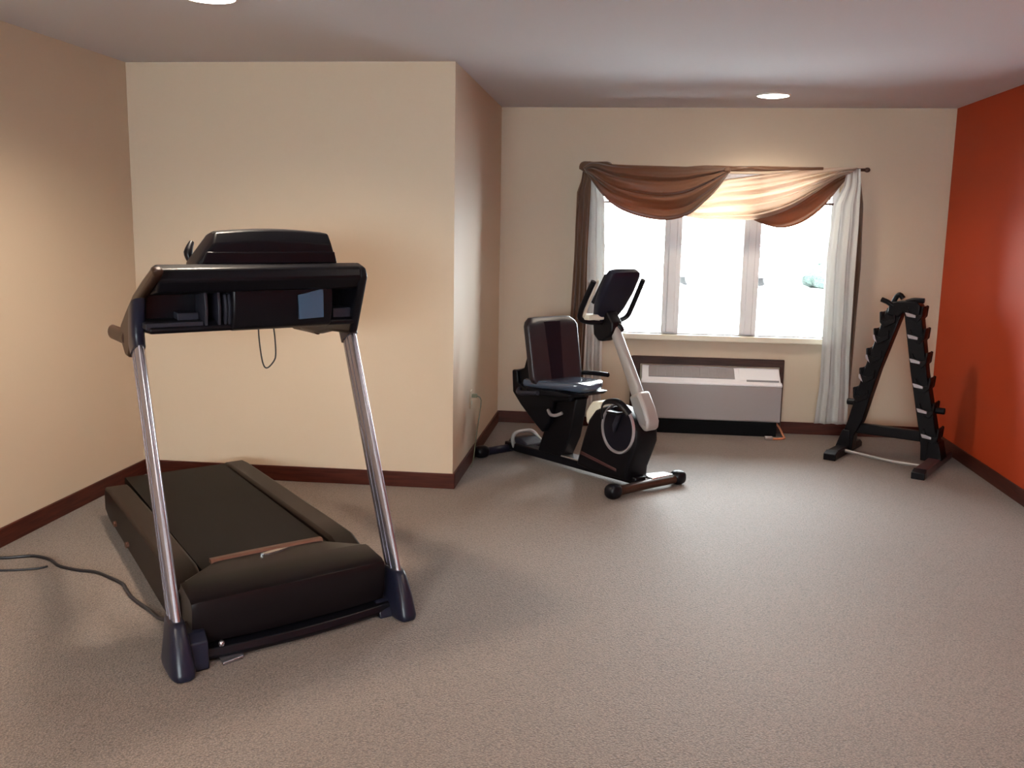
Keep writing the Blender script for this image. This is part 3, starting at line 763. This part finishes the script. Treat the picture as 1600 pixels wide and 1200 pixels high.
def drape(left, right, y0, amp, pleats, nu=60, nv=60, seed=0, gather=0.):
    """vertical panel between two edge curves given as (z, x), top to bottom"""
    bm = bmesh.new(); rr = random.Random(seed); p1, p2, p3 = (rr.uniform(0, 2*PI) for _ in range(3))
    L_ = sorted((z, x) for x, z in left); R_ = sorted((z, x) for x, z in right)
    zt = max(L_[-1][0], R_[-1][0]); zb = min(L_[0][0], R_[0][0]); V = []
    for j in range(nv+1):
        z = zt+(zb-zt)*j/nv; x0 = interp(L_, z); x1 = interp(R_, z); row = []
        f_ = min(1, .35+j/nv*1.2)
        for i in range(nu+1):
            u = i/nu
            y = y0-amp*f_*(math.sin(2*PI*pleats*u+p1+.5*math.sin(z*3+p2))+.4*math.sin(2*PI*pleats*2.1*u+p3+z*1.1))
            row.append(bm.verts.new((x0+(x1-x0)*(u+.03*math.sin(2*PI*pleats*u+p2)*math.sin(PI*u)), y, z)))
        V.append(row)
    for j in range(nv):
        for i in range(nu): bm.faces.new((V[j][i], V[j][i+1], V[j+1][i+1], V[j+1][i]))
    return bm
def cloth(name, bm, mat, parent, **k): return link(name, bm, mat, parent, solid=.0012, **k)

CR = Frame(0, YB, 0, 90)
rod = empty('curtain_rod', Frame(.69, YB-.085, 0, 90, 1.995), 'thin bronze curtain rod above the window carrying the draped scarves', 'curtain rod')
ID = lambda a, b, z: Vector((a, b, z))
link('rod', tube(ID, [(-1.0, 0, 0), (1.03, 0, 0)], .011, 14, 0), M['bronze'], rod)
for a in (-1.02, 1.04):
    link('finial', add_ball(bmesh.new(), ID, (a, 0, 0), .022, .018, .018), M['bronze'] if a > 0 else M['chrome'], rod)
for a in (-.97, 0.04, .97):
    link('bracket', add_box(bmesh.new(), ID, a-.010, a+.010, .0, .085, -.022, .012), M['bronze'], rod, bevel=.003)
rod2 = link('tension_rod', tube(lambda a, b, z: Vector((a, b, z)), [(-.215, YB-.022, 1.742), (1.57, YB-.022, 1.748)], .008, 12, 0), M['bronze'])
tag(rod2, 'thin dark inner rod across the upper window behind the scarf', 'curtain rod')

bs_ = empty('scarf_curtain', Frame(0, 0, 0, 90), 'brown scarf swagged across the curtain rod with long tails either side of the window', 'curtain')
SY = 7.30
cloth('swag', swag([(-.330, 1.985), (-.26, 2.03), (-.10, 2.015), (.12, 2.008), (.373, 2.003), (.60, 1.999), (.735, 1.992)],
                   [(-.305, 1.95), (-.19, 1.80), (-.066, 1.697), (.104, 1.635), (.295, 1.612), (.459, 1.655), (.573, 1.753), (.662, 1.85), (.735, 1.96)],
                   7.194, .015, 4.2, seed=3, bulge=.05), M['scarf'], bs_)
cloth('swag', swag([(.90, 1.70), (1.05, 1.72), (1.22, 1.80), (1.40, 1.90), (1.56, 1.95), (1.60, 1.972)],
                   [(.945, 1.622), (1.049, 1.583), (1.165, 1.570), (1.301, 1.615), (1.432, 1.719), (1.536, 1.859), (1.60, 1.945)],
                   7.310, .006, 2.6, nv=40, seed=5, bulge=.012), M['scarf'], bs_)
# roll of cloth along the rod, with the knot in the middle
rl = bmesh.new(); rings = []
for i in range(81):
    t = i/80; x = .42+t*.98; c = .02*math.sin(t*9)
    rad = .026*(1-t*.65)*(.6+.4*min(1, t*6)); zc = 1.984+.012*t
    rings.append([Vector((x, 7.215+rad*(1+.18*math.sin(3*k+t*20))*math.sin(2*PI*k/16), zc+rad*1.0*(1+.15*math.sin(4*2*PI*k/16+t*14))*math.cos(2*PI*k/16))) for k in range(16)])
add_loft(rl, rings); link('rolled_band', rl, M['scarf'], bs_)
kn = bmesh.new(); add_ball(kn, ID, (.715, 7.195, 1.975), .030, .026, .026, 18, 12); link('knot', kn, M['scarf'], bs_)
# bunch at the left rod end
bn = bmesh.new(); rings = []
for i in range(15):
    t = i/14; ang = PI*(.0+1.0*t); cx, cz = -.235-.075*math.cos(PI-ang*1.0)*1.1, 1.955+.075*math.sin(ang)
    r0 = .040+.012*math.sin(PI*t)
    rings.append([Vector((cx+r0*math.cos(2*PI*k/20)*(1+.12*math.sin(6*2*PI*k/20)), 7.245+.036*math.sin(2*PI*k/20)*(1+.12*math.sin(5*2*PI*k/20+1)), cz+(r0*.55)*math.cos(2*PI*k/20)*math.cos(ang))) for k in range(20)])
add_loft(bn, rings); link('gathered_end', bn, M['scarf'], bs_)
cloth('tail', drape([(-.335, 1.97), (-.345, 1.90), (-.375, 1.81), (-.382, 1.332), (-.40, .841), (-.43, .52), (-.40, .36)],
                    [(-.270, 1.97), (-.272, 1.813), (-.283, 1.334), (-.280, .844), (-.29, .394), (-.30, .36)], 7.305, .010, 3, seed=2), M['scarf'], bs_)
cloth('tail', drape([(1.66, 1.972), (1.672, 1.8), (1.668, 1.3), (1.675, .66), (1.70, .15)],
                    [(1.685, 1.972), (1.725, 1.75), (1.742, 1.3), (1.735, .612), (1.728, .15)], 7.325, .010, 2.5, seed=4, nu=36), M['scarf'], bs_)

sh = empty('sheer_scarf', Frame(0, 0, 0, 90), 'pale sheer scarf glowing in the right half of the swag and falling beside the window', 'curtain')
cloth('swag', swag([(.47, 1.80), (.60, 1.855), (.70, 1.915), (.85, 1.94), (1.026, 1.968), (1.298, 2.003), (1.50, 2.012), (1.655, 2.008)],
                   [(.40, 1.652), (.50, 1.632), (.62, 1.622), (.813, 1.622), (.976, 1.636), (1.18, 1.705), (1.355, 1.82), (1.50, 1.925), (1.60, 1.965)],
                   7.262, .021, 4.9, seed=11, bulge=.03, env=.4), M['sheer'], sh)
cloth('tail', drape([(1.575, 2.0), (1.565, 1.88), (1.499, 1.743), (1.479, 1.37), (1.488, .894), (1.492, .409), (1.470, .112)],
                    [(1.672, 2.0), (1.682, 1.9), (1.688, 1.607), (1.684, 1.138), (1.690, .66), (1.715, .115)], 7.266, .013, 2.6, seed=12), M['sheerw'], sh)
shl = cloth('sheer_curtain', drape([(-.285, 1.92), (-.285, 1.334), (-.285, .844), (-.29, .08)], [(-.215, 1.92), (-.166, 1.76), (-.150, 1.337), (-.150, .848), (-.145, .08)], 7.335, .009, 2.2, seed=9), M['sheerw'], None)
tag(shl, 'narrow white sheer curtain panel hanging at the left edge of the window', 'curtain')

# ------------------------------------------------------------------ outside
gz = -.35
struct('ground_outside', box(W, -60, 90, YB+.5, 140, gz-.1, gz), M['asphalt'])
lw = link('lawn_outside', box(W, -40, 60, 70, 110, gz, gz+.04), M['lawn'], kind='structure', smooth=False)
def car(x, y, rot, label):
    f = Frame(x, y, rot, rot+90, gz)
    r = empty('parked_car', f, label, 'car', 'cars parked outside')
    body = [(-2.1, .35), (-2.15, .7), (-1.9, .85), (-1.2, .95), (-.6, 1.38), (.7, 1.42), (1.4, 1.0), (2.05, .9), (2.15, .6), (2.1, .35)]
    link('body', prism(f, body, -.82, .82, 'b'), M['carwhite'], r, bevel=.08, seg=3)
    link('side_window', prism(f, [(-1.0, .97), (-.55, 1.3), (.65, 1.33), (1.15, 1.0)], -.835, .835, 'b'), M['carglass'], r, bevel=.02)
    for a in (-1.35, 1.3):
        for s in (-1, 1): link('wheel', add_cyl(bmesh.new(), f, (a, s*.76, .32), 'b', .32, .2, 24), M['tyre'], r, bevel=.02)
car(3.6, 33.5, 8, 'white car faintly visible through the middle window pane')
car(-.3, 40, -4, 'white car faintly visible through the left window pane')
f = Frame(7.4, 34.0, 0, 90, gz)
sb = bmesh.new()
for k in range(9): add_ball(sb, f, (rnd.uniform(-.9, 1.2), rnd.uniform(-.4, .4), rnd.uniform(.3, .6)), .5, .4, rnd.uniform(.3, .5), 12, 8)
for v in sb.verts: v.co += Vector((rnd.uniform(-.05, .05), rnd.uniform(-.05, .05), rnd.uniform(-.05, .05)))
for v in sb.verts: v.co.z = max(v.co.z, .0)
so = link('shrub', sb, M['shrub'], loc=f.O); tag(so, 'pale green low shrub outside the right window pane', 'shrub')

# ------------------------------------------------------------------ light
w = bpy.data.worlds.new('sky'); scn.world = w; w.use_nodes = True
bg = w.node_tree.nodes['Background']; bg.inputs[0].default_value = (.92, .975, 1, 1); bg.inputs[1].default_value = 27
pl_ = bpy.data.lights.new('window_portal', 'AREA'); pl_.shape = 'RECTANGLE'; pl_.size = WX1-WX0; pl_.size_y = WZ1-WZ0
pl_.cycles.is_portal = True
po = bpy.data.objects.new('window_portal', pl_); COL.objects.link(po); po.location = ((WX0+WX1)/2, YB+.16, (WZ0+WZ1)/2); po.rotation_euler = (-PI/2, 0, 0)

# ------------------------------------------------------------------ camera
F, yaw, pitch, roll, hh = 1480.96, .115, .1638, .0173, 1.5396
fv = Vector((-math.sin(yaw)*math.cos(pitch), math.cos(yaw)*math.cos(pitch), -math.sin(pitch)))
rv = Vector((math.cos(yaw), math.sin(yaw), 0)); uv = rv.cross(fv)
r2 = rv*math.cos(roll)+uv*math.sin(roll); u2 = -rv*math.sin(roll)+uv*math.cos(roll)
cam = bpy.data.cameras.new('camera'); cam.sensor_width = 36; cam.lens = F*36/1600; cam.clip_start = .05; cam.clip_end = 500
co = bpy.data.objects.new('camera', cam); COL.objects.link(co)
mt = Matrix((r2, u2, -fv)).transposed().to_4x4(); mt.translation = Vector((0, 0, hh)); co.matrix_world = mt
scn.camera = co
scn.view_settings.view_transform = 'Standard'; scn.view_settings.look = 'None'; scn.view_settings.gamma = 1
scn.view_settings.use_curve_mapping = False; scn.view_settings.exposure = 0.58
scn.cycles.max_bounces = 10; scn.cycles.diffuse_bounces = 6; scn.cycles.transparent_max_bounces = 12
scn.cycles.caustics_reflective = False; scn.cycles.caustics_refractive = False
scn.cycles.sample_clamp_indirect = 8
